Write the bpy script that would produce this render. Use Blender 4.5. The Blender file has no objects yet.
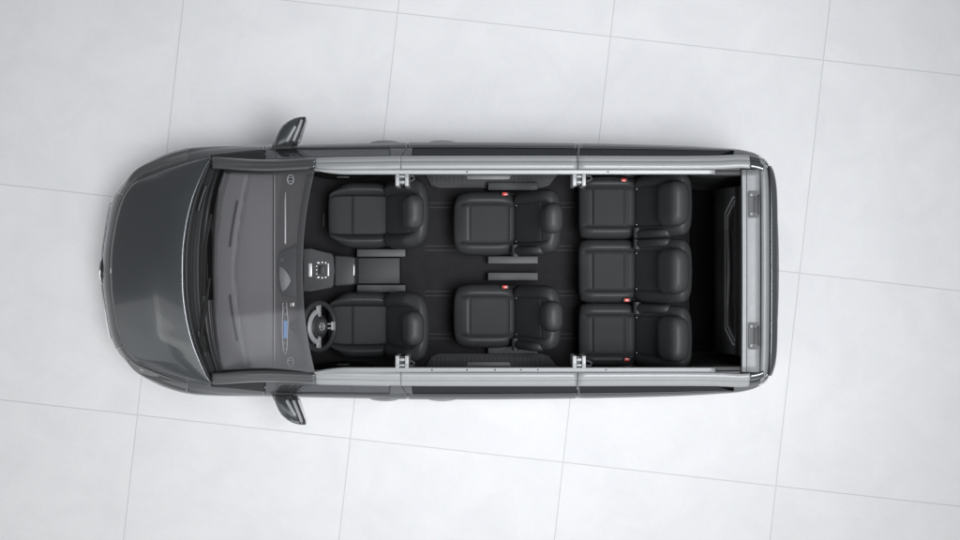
import bpy, bmesh, math, random
from mathutils import Vector, Matrix
random.seed(4)
R = math.radians
sc = bpy.context.scene
COL = sc.collection
H, F = 11.0, 1315.0            # camera height in metres, focal length in photo pixels
AX = 270.8                     # image row of the van's centre line

def S(z): return F / (H - z)
def X(px, z): return (px - 480.0) / S(z)
def hw(h, z): return h / S(z)
def P(px, h, z): return Vector((X(px, z), hw(h, z), z))        # h: pixels above the centre line
def Py(px, py, z): return P(px, AX - py, z)

# ------------------------------------------------------------------ materials
def mat(name, col, rough=.5, metal=0., coat=0., spec=.5, bump=0., bscale=200., var=0., vscale=3., emit=None):
    m = bpy.data.materials.new(name); m.use_nodes = True
    nt = m.node_tree; b = nt.nodes['Principled BSDF']
    b.inputs['Base Color'].default_value = (*col, 1); b.inputs['Roughness'].default_value = rough
    b.inputs['Metallic'].default_value = metal; b.inputs['Coat Weight'].default_value = coat
    b.inputs['Coat Roughness'].default_value = .06; b.inputs['Specular IOR Level'].default_value = spec
    tc = nt.nodes.new('ShaderNodeTexCoord')
    if var:
        n = nt.nodes.new('ShaderNodeTexNoise'); n.inputs['Scale'].default_value = vscale; n.inputs['Detail'].default_value = 6
        nt.links.new(tc.outputs['Object'], n.inputs['Vector'])
        mx = nt.nodes.new('ShaderNodeMix'); mx.data_type = 'RGBA'
        mx.inputs['A'].default_value = (*[c * (1 - var) for c in col], 1); mx.inputs['B'].default_value = (*[min(1, c * (1 + var)) for c in col], 1)
        nt.links.new(n.outputs['Fac'], mx.inputs['Factor']); nt.links.new(mx.outputs['Result'], b.inputs['Base Color'])
    if bump:
        n = nt.nodes.new('ShaderNodeTexNoise'); n.inputs['Scale'].default_value = bscale; n.inputs['Detail'].default_value = 3
        nt.links.new(tc.outputs['Object'], n.inputs['Vector'])
        bp = nt.nodes.new('ShaderNodeBump'); bp.inputs['Strength'].default_value = bump; bp.inputs['Distance'].default_value = .002
        nt.links.new(n.outputs['Fac'], bp.inputs['Height']); nt.links.new(bp.outputs['Normal'], b.inputs['Normal'])
    if emit:
        b.inputs['Emission Color'].default_value = (*emit[0], 1); b.inputs['Emission Strength'].default_value = emit[1]
    return m

def sheet_glass(name, see, body, fac, gloss):
    """thin pane: part clear, part tinted haze, plus a mirror-like surface"""
    m = bpy.data.materials.new(name); m.use_nodes = True; nt = m.node_tree
    nt.nodes.remove(nt.nodes['Principled BSDF']); out = nt.nodes['Material Output']
    t = nt.nodes.new('ShaderNodeBsdfTransparent'); t.inputs['Color'].default_value = (*see, 1)
    d = nt.nodes.new('ShaderNodeBsdfDiffuse'); d.inputs['Color'].default_value = (*body, 1)
    g = nt.nodes.new('ShaderNodeBsdfGlossy'); g.inputs['Roughness'].default_value = .09; g.inputs['Color'].default_value = (.9, .92, 1, 1)
    a = nt.nodes.new('ShaderNodeMixShader'); a.inputs['Fac'].default_value = fac
    b = nt.nodes.new('ShaderNodeMixShader'); b.inputs['Fac'].default_value = gloss
    nt.links.new(t.outputs[0], a.inputs[1]); nt.links.new(d.outputs[0], a.inputs[2])
    nt.links.new(a.outputs[0], b.inputs[1]); nt.links.new(g.outputs[0], b.inputs[2])
    nt.links.new(b.outputs[0], out.inputs['Surface'])
    return m

M = dict(
    paint=mat('dark_grey_metallic_paint', (.082, .089, .094), .27, .7, .7, spec=.3, bump=.02, bscale=900),
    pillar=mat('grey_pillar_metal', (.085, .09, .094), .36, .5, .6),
    silver=mat('silver_sheet_metal', (.32, .33, .335), .5, .25, .1, var=.05, vscale=14),
    silver_dull=mat('galvanised_plate', (.23, .238, .243), .5, .3, 0, var=.12, vscale=25),
    black=mat('black_plastic', (.012, .012, .013), .45, bump=.1, bscale=500),
    trim=mat('dark_trim_plastic', (.03, .031, .033), .55, bump=.15, bscale=400),
    trim2=mat('grey_trim_plastic', (.055, .058, .061), .65, bump=.1, bscale=400),
    railm=mat('dark_floor_rail', (.028, .029, .03), .7),
    rail=mat('grey_rail_plastic', (.06, .063, .065), .5),
    carpet=mat('dark_carpet', (.028, .027, .029), .95, bump=.6, bscale=700, spec=.2, var=.25, vscale=9),
    boot=mat('black_felt', (.005, .005, .005), 1, spec=.05),
    leather=mat('charcoal_leather', (.041, .0435, .045), .5, spec=.35, bump=.22, bscale=260, var=.1, vscale=8),
    fabric=mat('charcoal_perforated_leather', (.041, .0435, .045), .72, spec=.2, bump=.3, bscale=420, var=.08, vscale=10),
    stitch=mat('black_seam', (.006, .006, .006), .8),
    dash=mat('dashboard_grain', (.185, .185, .192), .5, bump=.2, bscale=350, var=.06, vscale=5),
    dash2=mat('dashboard_lower', (.1, .096, .1), .55, bump=.2, bscale=350),
    chrome=mat('chrome', (.75, .76, .78), .15, 1.),
    bright=mat('satin_silver_trim', (.6, .61, .62), .35, .4),
    alu=mat('brushed_aluminium', (.5, .5, .5), .35, .9),
    red=mat('red_buckle', (.62, .035, .02), .4, coat=.3),
    rubber=mat('tyre_rubber', (.012, .012, .012), .8, bump=.3, bscale=80),
    lamp=mat('headlamp_lens', (.12, .125, .13), .08, .6, 1.),
    corner=mat('matt_corner_trim', (.035, .037, .039), .85, spec=.08),
    frame=mat('satin_pillar_paint', (.085, .09, .097), .55, .2, spec=.2),
    cowl=mat('cowl_plastic', (.03, .031, .032), .5, bump=.1, bscale=400),
    handle=mat('handle_satin_metal', (.22, .23, .24), .4, .3),
    lens=mat('lamp_glass', (.16, .165, .17), .16, .6, 1.),
    amber=mat('amber_lens', (.3, .12, .03), .2, coat=1),
    tail=mat('red_lens', (.25, .01, .01), .15, coat=1),
    screen=mat('lit_blue_display', (.02, .04, .1), .3, emit=((.12, .3, .6), .7)),
    glass=sheet_glass('windscreen_glass', (.88, .875, .88), (.185, .183, .187), .13, .1),  # grey diffuse share imitates the milky reflection of the studio ceiling
    tint=sheet_glass('privacy_glass', (.05, .05, .05), (.006, .006, .006), .9, .05),
    door_glass=sheet_glass('door_glass', (.4, .42, .42), (.06, .063, .065), .6, .12),
)

# ------------------------------------------------------------------ object helpers
WL = {}
def wloc(o): return WL.get(o, Vector())
def empty(name, loc, parent=None):
    o = bpy.data.objects.new(name, None); COL.objects.link(o); o.empty_display_size = .1
    loc = Vector(loc); WL[o] = loc
    if parent: o.parent = parent; o.location = loc - wloc(parent)
    else: o.location = loc
    return o
def obj(name, bm, m, parent, smooth=True, solid=0., bevel=0., offset=-1., sharp=40):
    """link a bmesh given in world coordinates as ONE mesh object under parent"""
    if bevel: bevel_bm(bm, bevel)
    bmesh.ops.recalc_face_normals(bm, faces=bm.faces[:])
    lo = Vector((min(v.co[i] for v in bm.verts) for i in range(3))); hi = Vector((max(v.co[i] for v in bm.verts) for i in range(3)))
    c = (lo + hi) / 2
    for v in bm.verts: v.co -= c
    me = bpy.data.meshes.new(name); bm.to_mesh(me); bm.free()
    me.materials.append(m)
    if smooth:
        for p in me.polygons: p.use_smooth = True
        try: me.set_sharp_from_angle(angle=R(sharp))
        except Exception: pass
    o = bpy.data.objects.new(name, me); COL.objects.link(o)
    WL[o] = c; o.parent = parent; o.location = c - wloc(parent)
    if solid:
        s = o.modifiers.new('thickness', 'SOLIDIFY'); s.thickness = solid; s.offset = offset
    return o
def bevel_bm(bm, w, seg=3):
    bmesh.ops.bevel(bm, geom=bm.edges[:], offset=w, segments=seg, profile=.5, affect='EDGES', clamp_overlap=True)
def copy_tree(o, delta=Vector(), parent=None):
    c = o.copy(); COL.objects.link(c)
    if parent: c.parent = parent
    c.location = o.location + delta
    WL[c] = wloc(o) + delta
    for ch in list(o.children): copy_tree(ch, Vector(), c)
    return c

def add_box(bm, lo, hi, mtx=None):
    lo, hi = Vector(lo), Vector(hi)
    r = bmesh.ops.create_cube(bm, size=1.0)
    for v in r['verts']:
        v.co = Vector(((lo[i] + hi[i]) / 2 + v.co[i] * (hi[i] - lo[i]) for i in range(3)))
        if mtx: v.co = mtx @ v.co
    return r['verts']
def pxbox(bm, x0, x1, h0, h1, z0, z1):
    """box whose TOP face covers the given photo pixels at height z1"""
    a, b = P(x0, h0, z1), P(x1, h1, z1)
    return add_box(bm, (min(a.x, b.x), min(a.y, b.y), z0), (max(a.x, b.x), max(a.y, b.y), z1))
def add_tube(bm, pts, r, n=10, closed=False, radii=None):
    pts = [Vector(p) for p in pts]; rings = []; k = len(pts)
    up = Vector((0, 0, 1))
    for i, p in enumerate(pts):
        if closed: t = pts[(i + 1) % k] - pts[i - 1]
        else: t = pts[min(i + 1, k - 1)] - pts[max(i - 1, 0)]
        t.normalize()
        a = up if abs(t.dot(up)) < .95 else Vector((1, 0, 0))
        u = t.cross(a).normalized(); w = u.cross(t).normalized()
        rr = radii[i] if radii else r
        rings.append([bm.verts.new(p + rr * (math.cos(2 * math.pi * j / n) * u + math.sin(2 * math.pi * j / n) * w)) for j in range(n)])
    m = k if closed else k - 1
    for i in range(m):
        A, B = rings[i], rings[(i + 1) % k]
        for j in range(n): bm.faces.new((A[j], A[(j + 1) % n], B[(j + 1) % n], B[j]))
    if not closed:
        bm.faces.new(rings[0]); bm.faces.new(rings[-1][::-1])
def add_prism(bm, pts, depth):
    """closed outline (world points) extruded by vector depth"""
    a = [bm.verts.new(Vector(p)) for p in pts]; d = Vector(depth)
    b = [bm.verts.new(v.co + d) for v in a]; n = len(a)
    bm.faces.new(a); bm.faces.new(b[::-1])
    for i in range(n): bm.faces.new((a[i], b[i], b[(i + 1) % n], a[(i + 1) % n]))
def add_grid(bm, rows):
    vs = [[bm.verts.new(p) for p in r] for r in rows]
    for i in range(len(vs) - 1):
        for j in range(len(vs[0]) - 1):
            q = [vs[i][j], vs[i][j + 1], vs[i + 1][j + 1], vs[i + 1][j]]
            if (q[0].co - q[1].co).length < 1e-6 or (q[0].co - q[3].co).length < 1e-6 or (q[2].co - q[3].co).length < 1e-6 or (q[1].co - q[2].co).length < 1e-6:
                q2 = []
                for v in q:
                    if all((v.co - w.co).length > 1e-6 for w in q2): q2.append(v)
                if len(q2) >= 3: bm.faces.new(q2)
            else: bm.faces.new(q)
    return vs
def cr(p0, p1, p2, p3, t):
    return .5 * ((2 * p1) + (p2 - p0) * t + (2 * p0 - 5 * p1 + 4 * p2 - p3) * t * t + (3 * p1 - p0 - 3 * p2 + p3) * t ** 3)
def crv(pts, t):
    n = len(pts); i = min(max(int(math.floor(t)), 0), n - 2); f = t - i
    a = pts[i - 1] if i > 0 else 2 * pts[0] - pts[1]
    d = pts[i + 2] if i + 2 < n else 2 * pts[-1] - pts[-2]
    return cr(a, pts[i], pts[i + 1], d, f)
def tab(table, x):
    """piecewise smooth-ish interpolation in a list of (x, y)"""
    if x <= table[0][0]: return table[0][1]
    for (a, b), (c, d) in zip(table, table[1:]):
        if x <= c: return b + (d - b) * (x - a) / (c - a)
    return table[-1][1]
def ctab(table, x):
    xs = [a for a, _ in table]
    if x <= xs[0]: return table[0][1]
    if x >= xs[-1]: return table[-1][1]
    for i in range(len(xs) - 1):
        if x <= xs[i + 1]:
            t = (x - xs[i]) / (xs[i + 1] - xs[i])
            y = [b for _, b in table]
            def m(k):
                if k == 0: return (y[1] - y[0]) / (xs[1] - xs[0])
                if k == len(xs) - 1: return (y[-1] - y[-2]) / (xs[-1] - xs[-2])
                return (y[k + 1] - y[k - 1]) / (xs[k + 1] - xs[k - 1])
            hh = xs[i + 1] - xs[i]
            return (2*t**3-3*t*t+1)*y[i] + (t**3-2*t*t+t)*hh*m(i) + (-2*t**3+3*t*t)*y[i+1] + (t**3-t*t)*hh*m(i+1)
def mir(v): return Vector((v.x, -v.y, v.z))

# ------------------------------------------------------------------ the studio floor
def floor_material():
    m = bpy.data.materials.new('pale_tile'); m.use_nodes = True; nt = m.node_tree; b = nt.nodes['Principled BSDF']; L = nt.links
    def n(t, **k):
        o = nt.nodes.new(t)
        for a, v in k.items(): setattr(o, a, v)
        return o
    tc = n('ShaderNodeTexCoord'); sep = n('ShaderNodeSeparateXYZ')
    th = R(6.35); ix, iy = X(776, 0), (AX - 486) / S(0); pitch = 214.2 / S(0)
    mp = n('ShaderNodeMapping'); mp.vector_type = 'TEXTURE'
    mp.inputs['Location'].default_value = (ix, iy, 0); mp.inputs['Rotation'].default_value = (0, 0, -th); mp.inputs['Scale'].default_value = (pitch, pitch, 1)
    L.new(tc.outputs['Object'], mp.inputs['Vector']); L.new(mp.outputs['Vector'], sep.inputs['Vector'])
    ds = []
    for ax in ('X', 'Y'):
        fr = n('ShaderNodeMath', operation='PINGPONG'); fr.inputs[1].default_value = .5
        L.new(sep.outputs[ax], fr.inputs[0]); ds.append(fr)
    mn = n('ShaderNodeMath', operation='MINIMUM'); L.new(ds[0].outputs[0], mn.inputs[0]); L.new(ds[1].outputs[0], mn.inputs[1])
    sm = n('ShaderNodeMapRange'); sm.inputs['From Min'].default_value = .0012; sm.inputs['From Max'].default_value = .0034
    L.new(mn.outputs[0], sm.inputs['Value'])
    # a tone of its own for each tile, cloudy cement marbling
    fl = n('ShaderNodeVectorMath', operation='FLOOR'); L.new(mp.outputs['Vector'], fl.inputs[0])
    wn = n('ShaderNodeTexWhiteNoise'); L.new(fl.outputs['Vector'], wn.inputs['Vector'])
    off = n('ShaderNodeVectorMath', operation='MULTIPLY_ADD'); off.inputs[1].default_value = (9, 9, 9)
    L.new(wn.outputs['Color'], off.inputs[0]); L.new(tc.outputs['Object'], off.inputs[2])
    n1 = n('ShaderNodeTexNoise'); n1.inputs['Scale'].default_value = 2.2; n1.inputs['Detail'].default_value = 9; n1.inputs['Roughness'].default_value = .62; n1.inputs['Distortion'].default_value = .8
    L.new(off.outputs['Vector'], n1.inputs['Vector'])
    n2 = n('ShaderNodeTexNoise'); n2.inputs['Scale'].default_value = 30; n2.inputs['Detail'].default_value = 6; L.new(off.outputs['Vector'], n2.inputs['Vector'])
    cr1 = n('ShaderNodeValToRGB'); e = cr1.color_ramp.elements
    e[0].position = .3; e[0].color = (.79, .797, .81, 1); e[1].position = .62; e[1].color = (.845, .85, .86, 1)
    L.new(n1.outputs['Fac'], cr1.inputs['Fac'])
    mx = n('ShaderNodeMix', data_type='RGBA', blend_type='MULTIPLY'); mx.inputs['Factor'].default_value = .06
    L.new(cr1.outputs['Color'], mx.inputs['A']); L.new(n2.outputs['Color'], mx.inputs['B'])
    sx = n('ShaderNodeMix', data_type='RGBA'); sx.inputs['A'].default_value = (.6, .605, .615, 1)
    L.new(sm.outputs['Result'], sx.inputs['Factor']); L.new(mx.outputs['Result'], sx.inputs['B'])
    L.new(sx.outputs['Result'], b.inputs['Base Color'])
    b.inputs['Roughness'].default_value = .55; b.inputs['Specular IOR Level'].default_value = .3
    bp = n('ShaderNodeBump'); bp.inputs['Strength'].default_value = .25; bp.inputs['Distance'].default_value = .002
    L.new(sm.outputs['Result'], bp.inputs['Height']); L.new(bp.outputs['Normal'], b.inputs['Normal'])
    return m
bm = bmesh.new(); add_grid(bm, [[Vector((x, y, 0)) for x in (-40, -10, 10, 40)] for y in (-40, -10, 10, 40)])
ground = obj('floor', bm, floor_material(), None, smooth=False); ground['kind'] = 'structure'
ground['label'] = 'pale grey polished floor of large square tiles under the van'

# ------------------------------------------------------------------ the van
van = empty('van', (X(440, .9), 0, 0))
van['label'] = 'dark grey metallic passenger van with its roof cut away, showing seven charcoal seats'
van['category'] = 'van'

# control columns of the body in plan: (px, h), from the nose round the side to the tail
cC = [(102.6,0,.78),(105,28,.78),(113.6,72,.78),(131,95.5,.82),(151,110.5,.86),(181,121.5,.9),(210,125,.92),(265,125.5,.93),(320,126.7,.93),(380,127.8,.93),(408,128.4,.93),(480,128.6,.93),
      (577,127.6,.93),(663,125.6,.93),(715,123,.93),(742,120,.93),(760,113.3,.93),(767,101,.93),(770.5,80,.93),(773,40,.93),(773.5,0,.93)]
cD = [(109.5,0,.955),(111.5,28,.955),(120.5,68,.96),(133,87,.975),(150,95,1.0),(180,105.5,1.065),(211,114.3,1.12),(265,121,1.085),(320,121.4,1.075),(380,122.2,1.07),(408,122.4,1.07),(480,122.6,1.07),
      (577,121.8,1.07),(663,120.6,1.07),(715,118.8,1.07),(742,118,1.06),(759.5,113,1.06),(766.5,103,1.06),(770,82,1.06),(772,40,1.06),(772.5,0,1.06)]
cE = [(211,113.2,1.13),(265,110.2,1.47),(320,112.3,1.71),(380,113.5,1.74),(408,113.9,1.745),(480,114.1,1.75),
      (577,114.1,1.75),(663,113.9,1.75),(715,114.2,1.75),(742,115.2,1.75),(760.5,112,1.75),(769,103.5,1.75),(774.5,82,1.75),(777.3,38,1.75),(778,0,1.75)]
rC = [P(*c) for c in cC]; rD = [P(*c) for c in cD]; rE = [P(*c) for c in cE]
def outward(pts, i):
    t = pts[min(i + 1, len(pts) - 1)] - pts[max(i - 1, 0)]
    if i in (0, len(pts) - 1): t.x = 0
    return Vector((-t.y, t.x, 0)).normalized()
rB = [p + .012 * outward(rC, i) + Vector((0, 0, .52 - p.z)) for i, p in enumerate(rC)]
rA = [p - .05 * outward(rC, i) + Vector((0, 0, .24 - p.z)) for i, p in enumerate(rC)]
rCD = [c * .5 + d * .5 + outward(rC, i) * .012 + Vector((0, 0, .012)) for i, (c, d) in enumerate(zip(rC, rD))]
LOW = [rA, rB, rC, rCD, rD]           # v: 0..4
UP = [rD[6:], rE]
def shear(c, v):
    k = (1 - (10 - c) / .6) if 9.4 < c <= 10 else (1 - (c - 10) / .1) if 10 < c < 10.1 else 0
    return c - .17 * k * v ** 1.5
def low(c, v): return crv([crv(r, c) for r in LOW], v)
def upp(c, v):
    c = shear(c, v)
    a, b = crv(UP[0], c - 6), crv(UP[1], c - 6)
    p = a.lerp(b, v); n = Vector((0, 1, 0)) if c < 15 else (Vector((b.x, b.y, 0)) - Vector((0.9, 0, 0))).normalized()
    return p + n * (.018 * math.sin(math.pi * v))        # slight outward bow of the glasshouse
AXLE_F, AXLE_R = (X(218, .7), .345), (X(218, .7) + 3.2, .345)
def in_arch(p):
    return any(math.hypot(p.x - a[0], p.z - a[1]) < .405 for a in (AXLE_F, AXLE_R)) and abs(p.y) > .7

def patch(cells, f, both=False, side=1, gap=.0028):
    """union of (c0,c1,v0,v1,nc,nv) patches of surface f -> bmesh; borders drawn in a little to leave a shut line"""
    bm = bmesh.new()
    for sgn in ((1, -1) if both else (side,)):
        for (c0, c1, v0, v1, nc, nv) in cells:
            rows = []
            for j in range(nv + 1):
                rows.append([])
                for i in range(nc + 1):
                    p = f(c0 + (c1 - c0) * i / nc, v0 + (v1 - v0) * j / nv)
                    rows[-1].append(p if sgn > 0 else mir(p))
            add_grid(bm, rows)
    bmesh.ops.remove_doubles(bm, verts=bm.verts[:], dist=.0004)
    kill = [fc for fc in bm.faces if in_arch(fc.calc_center_median())]
    bmesh.ops.delete(bm, geom=kill, context='FACES')
    bmesh.ops.recalc_face_normals(bm, faces=bm.faces[:])
    # face the shell outwards
    ctr = Vector((X(440, .9), 0, .7)); d = sum(fc.normal.dot(fc.calc_center_median() - ctr) for fc in bm.faces)
    if d < 0: bmesh.ops.reverse_faces(bm, faces=bm.faces[:])
    bm.normal_update()
    if gap:
        bnd = {v for e in bm.edges if len(e.link_faces) == 1 for v in e.verts}
        mv = {}
        for v in bnd:
            if abs(v.co.y) < 1e-4: continue
            inn = [e.other_vert(v) for e in v.link_edges if e.other_vert(v) not in bnd]
            if inn:
                dd = sum(((w.co - v.co) for w in inn), Vector()); mv[v] = dd.normalized() * min(gap, dd.length * .4) - v.normal * .003
        for v, d in mv.items(): v.co += d
    return bm
def shell(name, cells, f, m, parent, both=False, side=1, gap=.0028, solid=.025, off=-1.):
    bm = patch(cells, f, both, side, gap)
    # keep the orientation fixed by patch(): recalc in obj() is not reliable for open shells
    c = bmesh_center(bm)
    for v in bm.verts: v.co -= c
    me = bpy.data.meshes.new(name); bm.to_mesh(me); bm.free(); me.materials.append(m)
    for p in me.polygons: p.use_smooth = True
    me.set_sharp_from_angle(angle=R(50))
    o = bpy.data.objects.new(name, me); COL.objects.link(o); WL[o] = c; o.parent = parent; o.location = c - wloc(parent)
    if solid:
        s = o.modifiers.new('thickness', 'SOLIDIFY'); s.thickness = solid; s.offset = off
    return o
def bmesh_center(bm):
    lo = Vector((min(v.co[i] for v in bm.verts) for i in range(3))); hi = Vector((max(v.co[i] for v in bm.verts) for i in range(3)))
    return (lo + hi) / 2

pt = M['paint']
# nose
shell('bumper', [(0, 5.3, 0, 1.15, 50, 8), (0, 2.2, 2.15, 4, 24, 14), (2.2, 5.3, 1.15, 2.2, 30, 8)], low, pt, van, both=True, gap=.0008)
gr = shell('grille', [(0, 2.2, 1.15, 2.15, 24, 6)], low, M['black'], van, both=True, gap=0)
bm = bmesh.new()
for k in range(3):
    z = .56 + .08 * k
    pts = [low(c / 10, 1.25 + .3 * k) + Vector((-.012, 0, 0)) for c in range(0, 20)]
    add_tube(bm, [mir(p) for p in pts[::-1]] + pts[1:], .012, 8)
obj('slat', bm, M['chrome'], gr)
bm = bmesh.new()         # round three-pointed emblem on the grille
ec = Vector((X(104.2, .72), 0, .72))
ring = [ec + Vector((0, .105 * math.cos(a * math.pi / 16), .105 * math.sin(a * math.pi / 16))) for a in range(32)]
add_tube(bm, ring, .011, 8, closed=True)
for k in range(3):
    a = math.pi / 2 + k * 2 * math.pi / 3; d = Vector((0, math.cos(a), math.sin(a))); q = Vector((0, -math.sin(a), math.cos(a)))
    add_prism(bm, [ec + q * .018, ec + d * .1, ec - q * .018], (-.012, 0, 0))
obj('badge', bm, M['chrome'], gr)
bm = bmesh.new(); add_prism(bm, [ec + Vector((.02, .115 * math.cos(a * math.pi / 16), .115 * math.sin(a * math.pi / 16))) for a in range(32)], (-.022, 0, 0))
obj('badge_plate', bm, M['black'], gr, smooth=False)
# hood
HS = [(0,109.5),(28,111.5),(68,120.5),(87,133),(95,150),(105.5,180),(111.5,203),(113.6,211.5)]
HR = [(0,184),(22,184.6),(47,187.8),(70,193.3),(90,200.5),(104,206.5),(113.6,212)]
ZS = [(0,.958),(68,.963),(87,.978),(95,1.003),(105.5,1.068),(113.6,1.122)]
def hood_pt(h, b):
    x0, x1 = ctab(HS, abs(h)) + .6, ctab(HR, abs(h)); z0 = tab(ZS, abs(h)) + .002
    zr = 1.195 - .065 * (abs(h) / 113.6) ** 2
    e = 1 - (1 - b) ** 2.3
    z = z0 + (zr - z0) * e
    z += .005 * math.exp(-((abs(h) - 78 + 22 * (1 - b)) / 9) ** 2) * min(1, 4 * b * (1 - b))      # bonnet crease
    return P(x0 + (x1 - x0) * b, h, z)
bm = bmesh.new()
hs = [113.2 * math.sin(math.pi / 2 * k / 36) for k in range(-36, 37)]
add_grid(bm, [[hood_pt(h, b / 28) for h in hs] for b in range(29)])
hood = obj('hood', bm, pt, van, solid=.012, offset=0)
bm = bmesh.new(); c = hood_pt(0, .02) + Vector((0, 0, .006)); add_prism(bm, [c + Vector((.010 * math.cos(a * .2618), .02 * math.sin(a * .2618), 0)) for a in range(24)], (0, 0, .003))
obj('badge', bm, M['alu'], hood)
for sd in (1, -1):
    # wings and headlamps
    shell('fender', [(5.3, 7, 0, 2.3, 40, 24), (5.3, 7, 2.3, 4, 40, 14), (2.2, 5.3, 3.55, 4, 40, 4)], low, pt, van, side=sd, gap=.0008)
    def lens(c, v):
        a, b = max(0, min(1, (c - 2.5) / 2.2)), max(0, min(1, (v - 2.25) / 1.2))
        return low(c, v) + Vector((-.5, .4, .75)) * .022 * (math.sin(math.pi * a) * math.sin(math.pi * b)) ** 1.5
    hl = shell('headlight', [(2.2, 5.3, 2.2, 3.55, 48, 20)], lens, M['lamp'], van, side=sd, gap=.0008)
    shell('pillar_base', [(6, 7, 0, 1, 16, 10)], upp, M['corner'], van, side=sd)
    # cab door, sliding door, rear quarter
    def dframe(c0, c1, g0, g1, v0=.1, v1=.96):
        return [(c0, c1, 0, v0, 40, 1), (c0, g0, v0, v1, 6, 10), (g1, c1, v0, v1, 8, 10), (c0, c1, v1, 1, 40, 1)]
    def door(name, c0, c1, g0, g1, gm, tip=0):
        cells_low = [(c0, c1, 0, 4, 48, 28)]
        d = shell(name, cells_low, low, pt, van, side=sd)
        fr = shell('window_frame', dframe(c0, c1, g0, g1), upp, M['frame'], d, side=sd, solid=.02)
        def pane(c, v):
            t = (c - g0) / (g1 - g0)
            vv = .07 + (v - .07) * (1 - tip * max(0, (t - .72) / .28) ** 1.6)
            p = upp(c, vv); return p + Vector((0, .004, .002))
        shell('window', [(g0 - .03, g1 + .03, .07, .97, 60, 8)], pane, gm, d, side=sd, gap=0, solid=.004)
        return d
    cd = door('cab_door', 7, 10, 7.25, 9.28, M['door_glass'])
    sl = door('sliding_door', 10, 12, 10.12, 11.97, M['tint'])
    rq = door('quarter_panel', 12, 15.75, 12.06, 14.62, M['tint'], tip=.75)
    # door handles standing off the skin
    for dd, x0, x1 in ((cd, 369, 401), (sl, 426, 458)):
        bm = bmesh.new(); pts = []; rad = []
        for k in range(13):
            t = k / 12; b = math.sin(math.pi * t)
            pts.append(Vector((X(x0 + (x1 - x0) * t, .9), sd * (hw(126.9, .9) + .017 * b ** .6), .9))); rad.append(.004 + .007 * b ** .5)
        add_tube(bm, pts, .015, 10, radii=rad)
        obj('handle', bm, M['handle'], dd)
    # black waist seal under the glass
    for dd, c0, c1 in ((cd, 7.2, 9.3), (sl, 10.1, 11.97), (rq, 12.05, 14.6)):
        bm = bmesh.new(); pts = [upp(c0 + (c1 - c0) * k / 30, .055) + Vector((0, .006, .004)) for k in range(31)]
        add_tube(bm, [p if sd > 0 else mir(p) for p in pts], .009, 6); obj('window_seal', bm, M['black'], dd)
    # door mirror
    MS = [(125,274,297,.15),(128,274.4,298.2,.17),(133,276,300,.185),(139,278.6,302.2,.19),(144,282,303.8,.185),(148.5,287,305,.17),(151.5,292.5,305.9,.14),(153.2,298,306.2,.1),(153.8,302,306,.05)]
    dm = empty('side_mirror', (X(290, 1.15), sd * hw(135, 1.15), 1.05), van)
    bm = bmesh.new(); rings = []
    for (h, a, b, t) in MS:
        ring = []
        for k in range(32):
            an = 2 * math.pi * k / 32; ca, sa = math.cos(an), math.sin(an)
            ex = .75 if ca > 0 else 1.0
            x = (a + b) / 2 + (b - a) / 2 * math.copysign(abs(ca) ** (.35 if ca > 0 else .9), ca)
            z = 1.16 + t / 2 * math.copysign(abs(sa) ** .8, sa)
            p = P(x, h, 1.16); p.z = z; p.y *= sd
            ring.append(bm.verts.new(p))
        rings.append(ring)
    for A, B in zip(rings, rings[1:]):
        for j in range(32): bm.faces.new((A[j], A[(j + 1) % 32], B[(j + 1) % 32], B[j]))
    bm.faces.new(rings[0]); bm.faces.new(rings[-1])
    obj('mirror_housing', bm, pt, dm)
    def mline(off, z, r, m, name, h0=128, h1=150.5, n=12):
        bm = bmesh.new(); pts = []
        for k in range(n + 1):
            h = h0 + (h1 - h0) * k / n; b = ctab([(q[0], q[2]) for q in MS], h) - off * (1 - .35 * k / n); tt = ctab([(q[0], q[3]) for q in MS], h)
            p = P(b, h, 1.16); p.z = 1.16 + tt / 2 * z; p.y *= sd; pts.append(p)
        add_tube(bm, pts, r, 8); obj(name, bm, m, dm)
    mline(6.2, .97, .007, M['black'], 'housing_gap', 127, 151.5)
    mline(3.6, .90, .013, M['silver'], 'edge_highlight', 129, 149.5)  # silver ridge drawn in as the reflected light band along the rear edge
    mline(10, .97, .013, M['silver'], 'signal_highlight', 128.5, 143)  # turn-signal ridge in silver, standing in for a highlight on the housing
    mline(1.2, .80, .011, M['black'], 'mirror_rim', 127, 152)
    bm = bmesh.new()
    a0, a1, a2, a3 = P(297.6, 128, 1.16), P(305.6, 150.5, 1.16), None, None
    g = [Vector((a0.x + .004, sd * a0.y, 1.09)), Vector((a1.x + .004, sd * a1.y, 1.11)), Vector((a1.x + .004, sd * a1.y, 1.2)), Vector((a0.x + .004, sd * a0.y, 1.23))]
    add_prism(bm, g, (.004, 0, 0)); obj('mirror_glass', bm, M['chrome'], dm, smooth=False)
    bm = bmesh.new()
    add_prism(bm, [Vector((X(x, 1.1), sd * hw(h, 1.1), 1.05)) for x, h in ((269, 116), (271.5, 122), (275, 131), (291, 131), (293, 121), (294, 114.5))], (0, 0, .075))
    obj('mirror_arm', bm, M['trim2'], dm, bevel=.012)

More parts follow.
